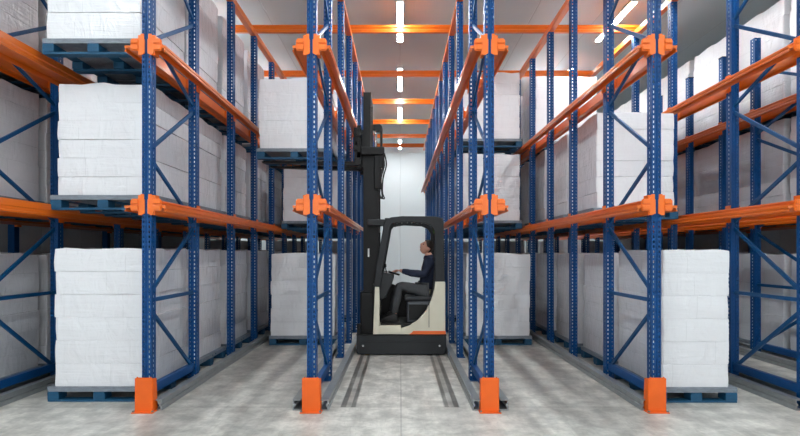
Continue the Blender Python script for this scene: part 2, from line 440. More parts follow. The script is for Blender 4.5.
# top tie rails along the rows and cross beams
for row in 'ABCDEF':
    x = ROWS[row]; y1 = 20.15 if row in 'CD' else 16.6
    bm = bmesh.new(); prism(bm, [(x - .045, PH + .012), (x + .045, PH + .012), (x + .045, PH + .10), (x + .02, PH + .112), (x - .02, PH + .112), (x - .045, PH + .10)], 5.5, y1, 'y')
    tag(obj('top_tie_rail', bm, 'rail_orange', origin=(x, 5.5, PH + .05)), 'orange tie rail lying along the post tops, ' + SHORT[row], 'rack tie rail', 'orange tie rails on top of the rows')
for i, yy in enumerate((9.6, 12.0, 14.2, 16.4, 18.4, 20.0)):
    bm = bmesh.new(); z = PH + .113
    prism(bm, [(yy, z), (yy + .06, z), (yy + .06, z + .13), (yy, z + .13), (yy, z + .085), (yy + .012, z + .075), (yy + .012, z + .055), (yy, z + .045)], -4.4 if i < 4 else -1.05, 4.25 if i < 4 else 1.05, 'x')
    tag(obj('cross_beam', bm, 'rail_orange', origin=(0, yy, z)), '%s orange beam crossing all lanes under the ceiling, counted from the front' % ['first', 'second', 'third', 'fourth', 'fifth', 'rearmost'][i], 'ceiling beam', 'orange cross beams under the ceiling')

# guards ---------------------------------------------------------------
for row in 'ABCDEF':
    x = ROWS[row]; c = x + {'B': .03, 'C': .015, 'D': -.015, 'E': -.05}.get(row, 0)
    t = thing('post_guard', 'orange guard at the front post foot, ' + SHORT[row], 'post guard', (c, 5.4, 0), 'orange guards at the front post feet')
    bm = bmesh.new()
    ww = .087
    prism(bm, [(c - ww, .008), (c + ww, .008), (c + ww - .008, .33), (c + ww - .022, .35), (c + ww - .03, .34), (c - ww + .03, .34), (c - ww + .022, .35), (c - ww + .008, .33)], 5.375, 5.385, 'y')
    for s in (-1, 1):
        sx = c + s * (ww - .006); 
        prism(bm, [(5.38, .008), (5.485, .008), (5.46, .32), (5.38, .335)], min(sx, sx + s * .008), max(sx, sx + s * .008), 'x')
    obj('guard_plate', bm, 'guard', t)
    obj('base_flange', B(c - .105, c + .105, 5.335, 5.47, 0, .010, bev=.003), 'guard', t)
    for s in (-1, 1):
        b = bmesh.new(); cyl(b, (c + s * .092, 5.355, .009), (c + s * .092, 5.355, .024), .012, 6); obj('anchor_bolt', b, 'bolt', t)

# floor guide rails ------------------------------------------------------
for row in 'ABCDEFG':
    x = ROWS[row]
    for s in (-1, 1):
        y1 = 13.5 if row in 'AFG' else 18.6; y0 = 5.44
        if (row, s) in (('B', -1), ('E', 1)): continue
        P = [(.10, .002), (.175, .002), (.175, .012), (.112, .012), (.112, .035), (.128, .048), (.128, .062), (.112, .075), (.112, .098), (.175, .098), (.175, .11), (.10, .11)]
        if row in 'CD': P = [(a + .006, b) for a, b in P]
        # web towards the post, flanges towards the lane; closed outer face
        P = [(.10, .002), (.178, .002), (.178, .044), (.165, .050), (.165, .062), (.178, .068), (.178, .110), (.10, .110), (.10, .100), (.166, .100), (.166, .074), (.152, .066), (.152, .046), (.166, .038), (.166, .012), (.10, .012)]
        bm = bmesh.new(); prism(bm, [(x + s * a, b) for a, b in P], y0, y1, 'y')
        o = obj('floor_guide_rail', bm, 'galv', origin=(x + s * .14, y0, 0))
        tag(o, 'grey floor guide rail, %s side of the %s' % (SIDE[s], SHORT[row]), 'guide rail', 'galvanised guide rails on the floor')

# ------------------------------------------------------------------ loaded pallets
def layer_bm(w, d, h, rnd, top):
    t = bmesh.new(); bmesh.ops.create_cube(t, size=1)
    for v in t.verts: v.co = Vector((v.co.x * w, v.co.y * d, (v.co.z + .5) * h))
    ve = [e for e in t.edges if abs(e.verts[0].co.z - e.verts[1].co.z) > .01]
    bmesh.ops.bevel(t, geom=ve, offset=.010, segments=2, affect='EDGES')
    he = [e for e in t.edges if abs(e.verts[0].co.z - e.verts[1].co.z) < .001]
    bmesh.ops.bevel(t, geom=he, offset=.0018, segments=1, affect='EDGES')
    big = [e for e in t.edges if e.calc_length() > .12]
    bmesh.ops.subdivide_edges(t, edges=big, cuts=7, use_grid_fill=True)
    sd = Vector((rnd.random() * 50, rnd.random() * 50, rnd.random() * 50))
    for v in t.verts:
        k = noise.noise(v.co * 3.2 + sd) * .006 + noise.noise(v.co * 9 + sd) * .003
        n = Vector((v.co.x / w, v.co.y / d, 0))
        bulge = .003 * math.sin(PI * max(0, min(1, v.co.z / h)))
        v.co.x += n.x * 2 * (k + bulge); v.co.y += n.y * 2 * (k + bulge)
        if top and v.co.z > h * .8: v.co.z += noise.noise(v.co * 4 + sd) * .03
    bmesh.ops.recalc_face_normals(t, faces=t.faces)
    return t

def make_load(pw, pd, lw, ld, lh, layers, seed, shear=0.0):
    rnd = random.Random(seed)
    t = bpy.data.objects.new('loaded_pallet', None); C.objects.link(t); t['category'] = 'pallet load'
    t.empty_display_size = .1
    # deck : boards across x
    bm = bmesh.new(); nb = 7
    for i in range(nb):
        y = -pd / 2 + i * (pd - .10) / (nb - 1); box(bm, -pw / 2, pw / 2, y, y + .10, .122, .144, .003)
    for k in (-1, 0, 1):
        x = k * (pw / 2 - .06); box(bm, x - .055, x + .055, -pd / 2, pd / 2, .100, .122, .002)
    deck = obj('pallet_deck', bm, 'pallet', t, local=True)
    for kx in (-1, 0, 1):
        x = kx * (pw / 2 - .06)
        for ky in (-1, 0, 1):
            y = ky * (pd / 2 - .075)
            obj('pallet_block', box(bmesh.new(), x - .06, x + .06, y - .075, y + .075, .022, .100, .004), 'pallet', deck, local=True)
    for ky in (-1, 0, 1):
        y = ky * (pd / 2 - .06)
        obj('pallet_runner', box(bmesh.new(), -pw / 2, pw / 2, y - .055, y + .055, 0, .022, .003), 'pallet', deck, local=True)
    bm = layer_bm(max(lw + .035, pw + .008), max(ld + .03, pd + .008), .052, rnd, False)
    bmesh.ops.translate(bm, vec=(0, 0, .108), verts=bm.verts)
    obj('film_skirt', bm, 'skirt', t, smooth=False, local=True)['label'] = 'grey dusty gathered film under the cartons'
    h = (lh - .012) / layers
    for i in range(layers):
        hh = h * (1 if i else 1)
        bm = layer_bm(lw, ld, hh - .001, rnd, i == layers - 1)
        rot = Matrix.Rotation(rnd.uniform(-.005, .005), 4, 'Z')
        off = Vector((rnd.uniform(-.009, .009) + shear * i, rnd.uniform(-.007, .007), .160 + i * h))
        bmesh.ops.transform(bm, matrix=Matrix.Translation(off) @ rot, verts=bm.verts)
        obj('carton_layer', bm, 'wrap', t, smooth=True, local=True)
    return t

PROTO = {}
def load(kind, x, y_front, z, label, group, rz=0):
    pw, pd, lw, ld, lh, n, seed = KINDS[kind]
    used = PROTO.get(kind)
    if used is None:
        o = make_load(*KINDS[kind]); PROTO[kind] = o
    else:
        o = copy_tree(used)
    o.location = (x, y_front + (pd / 2 if abs(rz) < 1 or abs(rz) > 3 else pw / 2), z); o.rotation_euler = (0, 0, rz)
    tag(o, label, 'pallet load', group); return o

# pallet w,d ; load w,d,h ; layers ; seed
KINDS = {
    'left_floor': (1.08, 1.2, .94, 1.16, 1.46, 6, 3),
    'left_mid': (1.15, 1.2, 1.00, 1.17, 1.235, 6, 5),
    'left_top': (1.06, 1.2, .98, 1.17, 1.40, 5, 8),
    'right_floor': (.85, 1.2, .69, 1.16, 1.44, 6, 11),
    'right_mid': (1.2, 1.2, 1.08, 1.17, 1.34, 6, 14),
    'lane_floor': (1.14, 1.2, 1.08, 1.16, 1.40, 6, 17),
    'lane_mid': (1.3, 1.2, 1.22, 1.16, 1.10, 5, 19),
    'lane_high': (1.3, 1.2, 1.22, 1.16, 1.31, 6, 23),
    'carried': (1.15, 1.0, 1.08, .96, 1.09, 5, 29),
    'tall': (1.2, 1.2, 1.08, 1.17, 1.52, 6, 31),
    'narrow': (.86, 1.2, .80, 1.17, 1.78, 7, 41),
    'floor_blocker': (1.2, 1.2, 1.12, 1.17, 1.78, 7, 37),  # taller rear load, added to keep the bright back wall out of view
}
RT = lambda z: z - .004   # rail ledge height
NTH = ['front', 'second', 'third', 'fourth', 'fifth', 'sixth', 'seventh', 'eighth', 'ninth', 'rearmost']
GL = 'white wrapped loads in the left pallet lane'; GR = 'white wrapped loads in the right pallet lane'
XL = -3.155
for i, y in enumerate((5.76, 7.05, 8.45, 9.98, 11.4, 12.8, 14.2, 15.6, 17.0)):
    load('left_floor' if i < 8 else 'floor_blocker', XL if i < 8 else -3.35, y, 0, '%s white wrapped pallet load standing on the floor, lane right of leftmost posts' % NTH[i], GL)
for i, y in enumerate((6.03, 7.30, 8.65, 10.15, 11.55, 12.9, 14.3, 15.7, 17.1)):
    load('left_mid', -3.26, y, RT(L1), '%s white wrapped pallet load on the lower rails, lane right of leftmost posts' % NTH[i], GL)
for i, y in enumerate((5.73, 6.98, 8.35, 9.75, 11.3, 12.7, 14.1, 15.5, 16.9)):
    load('left_top', -3.2, y, RT(L2), '%s white wrapped pallet load on the upper rails, lane right of leftmost posts' % NTH[i], GL)
for i, y in enumerate((5.72, 7.10, 8.5, 9.95, 11.4, 12.8, 14.2, 15.6, 17.0)):
    if i == 0:
        load('right_floor', 3.085, y, 0, 'front white wrapped pallet load standing on floor beside orange guard, right lane', GR)
    else:
        load('lane_floor' if i < 8 else 'floor_blocker', 3.30, y, 0, '%s white wrapped pallet load standing on the floor, right lane behind the front load' % NTH[i], GR)
for i, y in enumerate((7.72, 9.1, 10.5, 11.9, 13.2, 14.6, 16.0, 17.3)):
    load('right_mid', 3.31, y, RT(L1), '%s white wrapped pallet load on the lower rails of the right lane' % NTH[i], GR)
for i, y in enumerate((11.0, 12.4)):
    load('lane_high', 3.34, y, RT(L2), '%s white wrapped pallet load on the upper rails of the right lane' % ['nearer', 'farther'][i], GR)
# ends of the two empty lanes
GE = 'white wrapped loads closing the empty lanes'
load('lane_floor', -1.645, 9.3, 0, 'white wrapped pallet load on the floor at the end of the empty left lane', GE)
load('lane_mid', -1.705, 10.9, RT(L1), 'low white wrapped pallet load on lower rails at the end of the empty left lane', GE)
load('lane_floor', 1.66, 9.3, 0, 'white wrapped pallet load on the floor at the end of the empty right lane', GE)
load('lane_high', 1.74, 10.75, RT(L1), 'white wrapped pallet load on lower rails at the end of the empty right lane', GE)
load('lane_high', 1.74, 10.75, RT(L2), 'white wrapped pallet load on upper rails at the end of the empty right lane', GE)
for nm, sx in (('left', -1), ('right', 1)):
    for k, y in enumerate((12.4, 14.0, 15.6, 17.1)):
        for lv, z in (('on the floor', 0), ('on the lower rails', RT(L1)), ('on the upper rails', RT(L2))):
            load('lane_high' if z else ('lane_floor' if k < 3 else 'floor_blocker'), sx * (1.705 if z else 1.66), y, z, '%s shadowed load %s behind the empty %s lane' % (NTH[k + 1], lv, nm), GE)
for i, y in enumerate((15.6, 17.1)):  # invented loads, filling the lane end so the lit wall stays hidden
    load('narrow', 4.745, y, 0, '%s added narrow load hiding the lit wall, lane right of the right pallet lane' % ['nearer', 'farther'][i], 'loads added deep in the narrow lane to hide the lit wall')
# outermost lanes
GO = 'white wrapped loads in the outermost lanes'
for lv, kd, z in (('on the floor', 'lane_floor', 0), ('on the lower rails', 'right_mid', RT(L1)), ('on the upper rails', 'tall', RT(L2))):
    for i, y in enumerate((5.64, 6.95, 8.3, 9.6, 10.9, 12.2, 13.5, 14.8, 16.1)):
        load('floor_blocker' if i == 8 and z == 0 else kd, -5.02, y, z, '%s grey-shaded white pallet load %s behind the leftmost posts' % (NTH[i], lv), GO)
for lv, kd, z in (('on the floor', 'lane_floor', 0), ('on the lower rails', 'right_mid', RT(L1)), ('on the upper rails', 'tall', RT(L2))):
    for i, y in enumerate((6.75, 8.05, 9.35, 10.7, 12.0, 13.3, 14.6, 15.9, 17.2)):
        load('floor_blocker' if i == 8 and z == 0 else kd, 6.17, y, z, '%s white pallet load %s behind the short far right row' % (NTH[i], lv), GO)
carried = load('carried', -1.615, 8.40, 3.0, 'white wrapped pallet load lifted high on the forklift forks', None)

# ------------------------------------------------------------------ lamps
def make_lamp():
    t = bpy.data.objects.new('ceiling_lamp', None); C.objects.link(t)
    obj('lamp_housing', prism(bmesh.new(), [(-.03, -.12), (.03, -.12), (.06, -.175), (.052, -.178), (.03, -.16), (-.03, -.16), (-.052, -.178), (-.06, -.175)], -.86, .86, 'y'), 'lamp_body', t, local=True)
    obj('lamp_diffuser', prism(bmesh.new(), [(-.028, -.160), (-.034, -.175), (-.018, -.192), (.018, -.192), (.034, -.175), (.028, -.160)], -.84, .84, 'y'), 'lamp', t, local=True)
    for s in (-1, 1):
        obj('end_cap', box(bmesh.new(), -.06, .06, s * .855 - .010, s * .855 + .010, -.196, -.118, .004), 'lamp_body', t, local=True)
        h_ = bmesh.new(); cyl(h_, (0, s * .6, -.122), (0, s * .6, 0), .006, 8); obj('hanger', h_, 'bolt', t, local=True)
    return t
lp = None
for cx, nm in ((-3.85, 'left'), (0, 'centre'), (3.85, 'right')):
    for i, y in enumerate((-3.2, .05, 3.3, 6.6, 9.85, 13.1, 16.4, 20.9)):  # last position is an unseen lamp, added to brighten the back wall
        o = lp if lp and i == 0 and cx == -3.85 else None
        if cx < 0 and i == 3: continue
        if lp is None: lp = make_lamp(); o = lp
        else: o = copy_tree(lp)
        o.location = (cx, y, CEIL)
        tag(o, 'glowing white linear ceiling lamp, %s in the %s line of lamps' % (['farthest behind the viewer', 'above the viewer', 'in front aisle', 'above the rack fronts', 'first fully visible', 'second fully visible', 'third fully visible', 'added to brighten back wall'][i], nm), 'ceiling lamp', 'linear lamps on the ceiling')

# ------------------------------------------------------------------ reach truck
S = 64.1
def q(px, py):            # side view measured on the near flank of the truck
    return ((px - 400) / S, 1.56 + (253 - py) / S)
def Q(*pts): return [q(*p) for p in pts]
Y0, Y1 = 8.58, 9.74
truck = thing('forklift_truck', 'cream and dark grey side-facing reach forklift with tall black mast in the centre lane', 'forklift', (0, 9.16, 0))
bm = bmesh.new(); prism(bm, [(-.66, .04), (-.64, .018), (.68, .018), (.70, .05), (.70, .30), (.69, .315), (-.655, .315), (-.66, .30)], Y0, Y1, 'y', .008)
ch = obj('chassis', bm, 'dark', truck)
obj('chassis_groove', B(-.60, .62, Y0 - .004, Y0 + .01, .205, .212), 'black', ch)
obj('bumper_lip', B(-.665, .706, Y0 - .01, Y1 + .01, .305, .325, bev=.006), 'black', ch)
for x in (-.56, .60):
    b = bmesh.new(); cyl(b, (x, Y0 - .012, .15), (x, Y0 + .01, .15), .016, 12); obj('reflector', b, 'chrome', ch)
for x, r in ((-.50, .085), (.45, .11)):
    for yy in (Y0 + .03, Y1 - .15):
        b = bmesh.new(); cyl(b, (x, yy, r), (x, yy + .12, r), r, 24); w = obj('wheel', b, 'tyre' if x < 0 else 'rubber', truck, smooth=False)
        b = bmesh.new(); cyl(b, (x, yy - .008, r), (x, yy + .128, r), .03, 12); obj('hub', b, 'bolt', w)
# body shell : two flanks with the scooped cab opening and the rear block
curve = Q((434.5, 280), (433.6, 288), (430.5, 299), (425.5, 309), (418, 318), (410, 323.5), (403, 326), (400.5, 326.5))
flank = curve + Q((400.5, 333.2), (444.2, 333.2), (444.2, 282), (443, 280))
bm = bmesh.new()
prism(bm, flank, Y0 + .005, Y0 + .075, 'y', .010)
prism(bm, flank, Y1 - .075, Y1 - .005, 'y', .010)
box(bm, .56, .685, Y0 + .05, Y1 - .05, .32, 1.13, .02)
body = obj('body_shell', bm, 'cream', truck)
obj('body_seam', B(q(428, 0)[0], q(428, 0)[0] + .008, Y0 - .001, Y0 + .01, .43, 1.02), 'dark', body)
obj('side_stripe', (lambda b: prism(b, Q((408, 333.5), (413, 329), (444.6, 329), (444.6, 333.5)), Y0 - .002, Y0 + .02, 'y'))(bmesh.new()), 'stripe', body)['label'] = 'orange stripe along the lower edge'
obj('side_stripe', (lambda b: prism(b, Q((408, 333.5), (413, 329), (444.6, 329), (444.6, 333.5)), Y1 - .02, Y1 + .002, 'y'))(bmesh.new()), 'stripe', body)['label'] = 'orange stripe along the lower edge'
# step and cab floor
obj('step', B(q(379, 0)[0], q(401, 0)[0], Y0 + .01, Y1 - .01, .32, .455, bev=.012), 'cream', truck)
obj('cab_floor', B(-.30, .56, Y0 + .08, Y1 - .08, .44, .468, bev=.004), 'rubber', truck)
# front column
for a, b_ in ((Y0 + .005, Y0 + .08), (Y1 - .08, Y1 - .005)):
    bm = bmesh.new(); prism(bm, Q((373.6, 334), (379.6, 334), (380.2, 300), (379.6, 286), (377.4, 283.5), (375.6, 285)), a, b_, 'y', .006)
    obj('front_pillar_panel', bm, 'cream', truck)
obj('front_bulkhead', B(-.42, -.355, Y0 + .08, Y1 - .08, .32, 1.08, bev=.01), 'black', truck)
# console
bm = bmesh.new(); prism(bm, Q((377.5, 276), (383, 272), (391, 273.5), (394, 277), (392, 284), (386, 297), (380, 300), (377.5, 299)), Y0 + .12, Y1 - .2, 'y', .015)
cons = obj('console', bm, 'dark', truck)
b = bmesh.new(); cyl(b, (-.10, 9.02, 1.225), (-.092, 9.02, 1.25), .095, 28); obj('steering_wheel', b, 'black', cons, smooth=False)
b = bmesh.new(); cyl(b, (-.20, 8.80, 1.22), (-.235, 8.80, 1.36), .008, 8); cyl(b, (-.235, 8.80, 1.34), (-.24, 8.80, 1.39), .026, 12); obj('control_lever', b, 'black', cons)
b = bmesh.new(); cyl(b, (-.26, 9.3, 1.22), (-.28, 9.3, 1.34), .008, 8); cyl(b, (-.28, 9.3, 1.33), (-.285, 9.3, 1.37), .022, 12); obj('control_lever', b, 'black', cons)
obj('side_lining', prism(bmesh.new(), Q((379, 290), (392, 287), (404, 292), (420, 292), (420, 316), (404, 327), (379, 327)), Y1 - .10, Y1 - .076, 'y', .004), 'black', truck)
# seat
seatx0, seatx1 = .10, .50
bm = B(seatx0 + .01, .55, 8.78, 9.44, .468, .80, bev=.03); sb = obj('seat_box', bm, M['seatbox'], truck)
obj('seat_box_panel', B(.14, .42, 8.772, 8.785, .52, .76, bev=.006), 'black', sb)
seat = obj('seat', B(.07, .52, 8.86, 9.36, .80, .875, bev=.03), 'seat', truck)
bm = bmesh.new(); prism(bm, [(.50, .84), (.575, .84), (.64, 1.40), (.60, 1.45), (.545, 1.40)], 8.88, 9.34, 'y', .02); obj('backrest', bm, 'seat', truck)
obj('armrest', B(.30, .52, 9.38, 9.44, 1.06, 1.10, bev=.015), 'seat', seat)
# overhead guard
arch = Q((374.2, 286), (377.5, 262), (384.2, 225), (386.5, 220.5), (391, 218.2), (402, 217.0), (434, 217.2), (440, 218.5), (442.6, 222), (443.6, 281),
         (434.4, 281), (433.8, 232), (430.5, 226.5), (424, 223.6), (404, 222.6), (393, 224.2), (390.5, 227.5), (384.5, 262), (380.4, 286))
og = obj('overhead_guard', prism(bmesh.new(), arch, Y0, Y0 + .075, 'y', .008), 'dark', truck)
obj('overhead_guard', prism(bmesh.new(), arch, Y1 - .075, Y1, 'y', .008), 'dark', truck)
zt = q(0, 217.3)[1]
for k in range(9):
    x = -.14 + k * .085
    obj('roof_bar', B(x - .012, x + .012, Y0 + .07, Y1 - .07, zt - .055, zt - .015, bev=.004), 'dark', og)
obj('rear_cross_panel', B(.56, .66, Y0 + .07, Y1 - .07, zt - .11, zt - .02, bev=.01), 'dark', og)
obj('front_cross_bar', B(-.235, -.165, Y0 + .07, Y1 - .07, zt - .09, zt - .02, bev=.01), 'dark', og)
b = bmesh.new(); hose(b, [(.48, Y0 + .05, zt - .08), (.505, Y0 + .055, zt - .14), (.52, Y0 + .05, zt - .2), (.53, Y0 + .05, zt - .26)], .018); obj('strap', b, 'green', og)['label'] = 'dark green strap hanging by the rear pillar'
b = bmesh.new(); box(b, -.10, -.06, Y0 + .02, Y0 + .05, zt - .16, zt - .09, .008); obj('work_light', b, 'black', og)
# mast
bm = bmesh.new()
for yy in (8.82, 9.42):
    # outer channel
    prism(bm, [(-.46, yy), (-.33, yy), (-.33, yy + .09), (-.46, yy + .09), (-.46, yy + .07), (-.355, yy + .07), (-.355, yy + .02), (-.46, yy + .02)], .20, 3.18, 'z')
for z in (.35, 1.9, 3.10): box(bm, -.36, -.33, 8.90, 9.43, z, z + .09, .004)
mast = obj('mast', bm, 'black', truck)
bm = bmesh.new()
for yy in (8.84, 9.40):
    prism(bm, [(-.575, yy), (-.455, yy), (-.455, yy + .085), (-.575, yy + .085), (-.575, yy + .065), (-.475, yy + .065), (-.475, yy + .02), (-.575, yy + .02)], .22, 4.08, 'z')
for z in (.6, 2.2, 4.0): box(bm, -.48, -.455, 8.9, 9.42, z, z + .08, .004)
obj('inner_mast', bm, 'black', mast)
bm = bmesh.new(); cyl(bm, (-.40, 8.975, .4), (-.40, 8.975, 3.15), .03, 16); obj('lift_cylinder', bm, 'black', mast)
bm = bmesh.new(); cyl(bm, (-.375, 8.80, 3.18), (-.375, 8.80, 3.46), .018, 14); obj('lift_rod', bm, 'chrome', mast)
bm = bmesh.new()
for yy in (9.06, 9.2): box(bm, -.53, -.515, yy, yy + .02, .6, 3.95, 0)
obj('lift_chain', bm, 'black', mast)
obj('mast_sticker', B(-.505, -.48, 8.832, 8.841, 1.50, 1.63), 'label', mast)
obj('mast_head', B(-.60, -.24, 8.70, 8.82, 3.08, 3.20, bev=.012), 'black', mast)
bm = bmesh.new(); box(bm, -.42, -.30, 8.74, 8.82, 3.46, 3.56, .01); cyl(bm, (-.33, 8.73, 3.50), (-.33, 8.82, 3.50), .055, 20); box(bm, -.31, -.27, 8.75, 8.80, 3.18, 3.5, .006); obj('chain_pulley', bm, 'black', mast)
bm = bmesh.new(); box(bm, -.40, -.29, 8.735, 8.80, 2.55, 3.08, .012); box(bm, -.33, -.24, 8.73, 8.79, 2.88, 3.08, .01); obj('valve_block', bm, 'black', mast)
for k, (dx, e) in enumerate(((0, .02), (.03, .0), (-.02, .05))):
    bm = bmesh.new(); hose(bm, [(-.27 + dx, 8.72, 3.10), (-.24 + dx, 8.71, 2.92), (-.29 + dx, 8.71, 2.72), (-.30 + dx + e, 8.71, 2.50), (-.27 + dx, 8.71, 2.40), (-.31, 8.72, 2.42 + e)], .011); obj('hydraulic_hose', bm, 'rubber', mast)
obj('mast_bracket', B(-.50, -.22, 8.62, 8.80, zt - .14, zt - .04, bev=.012), 'dark', mast)
obj('mast_bracket', B(-.26, -.19, 8.62, 8.70, zt - .26, zt - .06, bev=.012), 'dark', mast)
obj('mast_foot', B(-.62, -.34, 8.75, 9.57, .30, .95, bev=.02), 'black', mast)
# carriage and forks
bm = bmesh.new(); box(bm, -.68, -.60, 8.78, 9.54, 3.02, 3.14, .01); box(bm, -.68, -.60, 8.78, 9.54, 3.40, 3.50, .01)
for yy in (8.78, 9.1, 9.48): box(bm, -.67, -.61, yy, yy + .06, 2.88, 3.55, .006)
box(bm, -.61, -.57, 8.88, 9.44, 2.9, 3.5, .006)
car = obj('fork_carriage', bm, 'black', truck)
bm = bmesh.new(); box(bm, -.72, -.66, 8.80, 8.90, 3.14, 3.52, .01); cyl(bm, (-.69, 8.77, 3.2), (-.69, 8.8, 3.2), .04, 14); cyl(bm, (-.64, 8.76, 3.42), (-.64, 8.8, 3.42), .05, 14); box(bm, -.70, -.60, 8.74, 8.78, 2.92, 3.04, .01); obj('fork_shifter', bm, 'black', car)
for yy in (8.80, 9.30):
    bm = bmesh.new(); prism(bm, [(-.66, 3.30), (-.70, 3.30), (-.715, 2.99), (-2.12, 2.996), (-2.16, 2.985), (-2.16, 2.975), (-1.2, 2.935), (-.66, 2.925)], yy, yy + .12, 'y', .004); obj('fork', bm, 'black', car)
obj('front_guard_strip', B(-.655, -.60, Y0 + .01, Y0 + .07, .32, .48, bev=.006), 'black', truck)

# ------------------------------------------------------------------ driver
def skin_mesh(verts, edges, radii, sub=2):
    me = bpy.data.meshes.new('sk'); me.from_pydata([Vector(v) for v in verts], edges, [])
    o = bpy.data.objects.new('sk', me); C.objects.link(o)
    o.modifiers.new('Skin', 'SKIN').use_smooth_shade = True
    if not me.skin_vertices: return None
    for i, r in enumerate(radii):
        sv = me.skin_vertices[0].data[i]
        sv.radius = (r, r) if not isinstance(r, tuple) else r
        sv.use_root = (i == 0)
    s = o.modifiers.new('Sub', 'SUBSURF'); s.levels = s.render_levels = sub
    dg = bpy.context.evaluated_depsgraph_get()
    ev = bpy.data.meshes.new_from_object(o.evaluated_get(dg))
    bm = bmesh.new(); bm.from_mesh(ev)
    bpy.data.objects.remove(o); bpy.data.meshes.remove(me); bpy.data.meshes.remove(ev)
    return bm
def chain(pts):
    return [p[:3] for p in pts], [(i, i + 1) for i in range(len(pts) - 1)], [p[3] for p in pts]
def add(bm, other):
    me = bpy.data.meshes.new('t'); other.to_mesh(me); other.free(); bm.from_mesh(me); bpy.data.meshes.remove(me)

PY = 9.11   # body centre line
hip = (.42, PY, .93); chest = (.465, PY, 1.30); neckb = (.465, PY, 1.49)
head_c = Vector((.432, PY, 1.650))
def head_bm():
    t = bmesh.new(); bmesh.ops.create_uvsphere(t, u_segments=36, v_segments=26, radius=1)
    for v in t.verts:
        x, y, z = v.co      # face towards -x
        f = max(0, -x)
        sx, sy, sz = .098, .077, .118
        if z < -.1: sy *= 1 - .24 * min(1, (-z - .1) / .8); 
        if z < 0 and x > 0: sx *= 1 - .25 * min(1, -z)
        px, py_, pz = x * sx, y * sy, z * sz
        # nose
        g = math.exp(-(y / .17) ** 2) * math.exp(-((z + .12) / .20) ** 2) * (f ** 2)
        px -= .026 * g
        g2 = math.exp(-(y / .22) ** 2) * math.exp(-((z - .12) / .12) ** 2) * f ** 2; px -= .004 * g2
        # eye sockets
        for s in (-1, 1): px += .010 * math.exp(-((y - s * .42) / .16) ** 2) * math.exp(-((z - .05) / .12) ** 2) * f
        # brow, lips, chin
        px -= .005 * math.exp(-((z - .24) / .09) ** 2) * f
        px -= .008 * math.exp(-(y / .28) ** 2) * math.exp(-((z + .50) / .09) ** 2) * f
        px += .006 * math.exp(-(y / .35) ** 2) * math.exp(-((z + .66) / .06) ** 2) * f
        px -= .014 * math.exp(-(y / .4) ** 2) * math.exp(-((z + .84) / .13) ** 2) * (f + .25)
        v.co = Vector((px, py_, pz))
    for s in (-1, 1):        # ears
        e = bmesh.new(); bmesh.ops.create_uvsphere(e, u_segments=14, v_segments=10, radius=1)
        for v in e.verts: v.co = Vector((v.co.x * .020 + .012, s * .077 + v.co.y * .010, v.co.z * .032 - .008))
        add(t, e)
    return t
TILT = Matrix.Translation(head_c) @ Matrix.Rotation(math.radians(36), 4, 'Y') @ Matrix.Rotation(math.radians(14), 4, 'Z')
body = bmesh.new()
# torso, neck, arms, legs in one skinned surface
sh = .175
V = [hip, (.44, PY, 1.10), chest, neckb, (.450, PY, 1.585),
     (.465, PY - sh, 1.435), (.40, PY - .23, 1.22), (.18, PY - .19, 1.235), (-.015, PY - .11, 1.285),
     (.465, PY + sh, 1.435), (.40, PY + .23, 1.22), (.18, PY + .18, 1.24), (-.01, PY + .08, 1.275),
     (.36, PY - .10, .945), (.0, PY - .15, 1.035), (-.085, PY - .15, .57),
     (.36, PY + .10, .945), (-.02, PY + .15, 1.03), (-.13, PY + .15, .57)]
E = [(0, 1), (1, 2), (2, 3), (3, 4), (2, 5), (5, 6), (6, 7), (7, 8), (2, 9), (9, 10), (10, 11), (11, 12), (0, 13), (13, 14), (14, 15), (0, 16), (16, 17), (17, 18)]
R = [.085, .08, .09, .066, .068, .045, .040, .036, .026, .045, .040, .036, .026, .06, .045, .032, .06, .045, .032]
add(body, skin_mesh(V, E, R, 2))
t = head_bm(); bmesh.ops.transform(t, matrix=TILT, verts=t.verts); add(body, t)
# hands : palm and five fingers each, closed on the wheel / lever
def hand(w, s, dirv, grip):
    w = Vector(w); d = Vector(dirv).normalized(); side = Vector((0, 1, 0)); dn = d.cross(side) if d.cross(side).z < 0 else side.cross(d)
    out = bmesh.new(); p = w + d * .05
    v, e, r = chain([(*w, (.024, .018)), (*(w + d * .04), (.036, .016)), (*(w + d * .085), (.038, .014))]); add(out, skin_mesh(v, e, r, 2))
    for k, ln in enumerate((.9, 1.0, .95, .78)):
        o = w + d * .08 + side * (k - 1.5) * .020
        a = o + d * .030 * ln + dn * .008; b_ = a + d * .018 * ln + dn * .026 * ln; c_ = b_ - d * .012 + dn * .020 * ln
        v, e, r = chain([(*o, .0095), (*a, .009), (*b_, .0085), (*c_, .0075)]); add(out, skin_mesh(v, e, r, 1))
    o = w + d * .03 + side * s * .026
    v, e, r = chain([(*o, .012), (*(o + d * .03 + side * s * .022 + dn * .012), .010), (*(o + d * .055 + side * s * .012 + dn * .028), .0085)]); add(out, skin_mesh(v, e, r, 1))
    return out
add(body, hand((-.015, PY - .11, 1.285), 1, (-1, .12, -.12), 0))
add(body, hand((-.01, PY + .08, 1.275), -1, (-1, -.1, -.15), 0))
person = obj('person', body, 'skin', smooth=True, origin=(.42, PY, .875))
tag(person, 'person in navy jacket and charcoal trousers seated in the forklift cab, looking up', 'person')
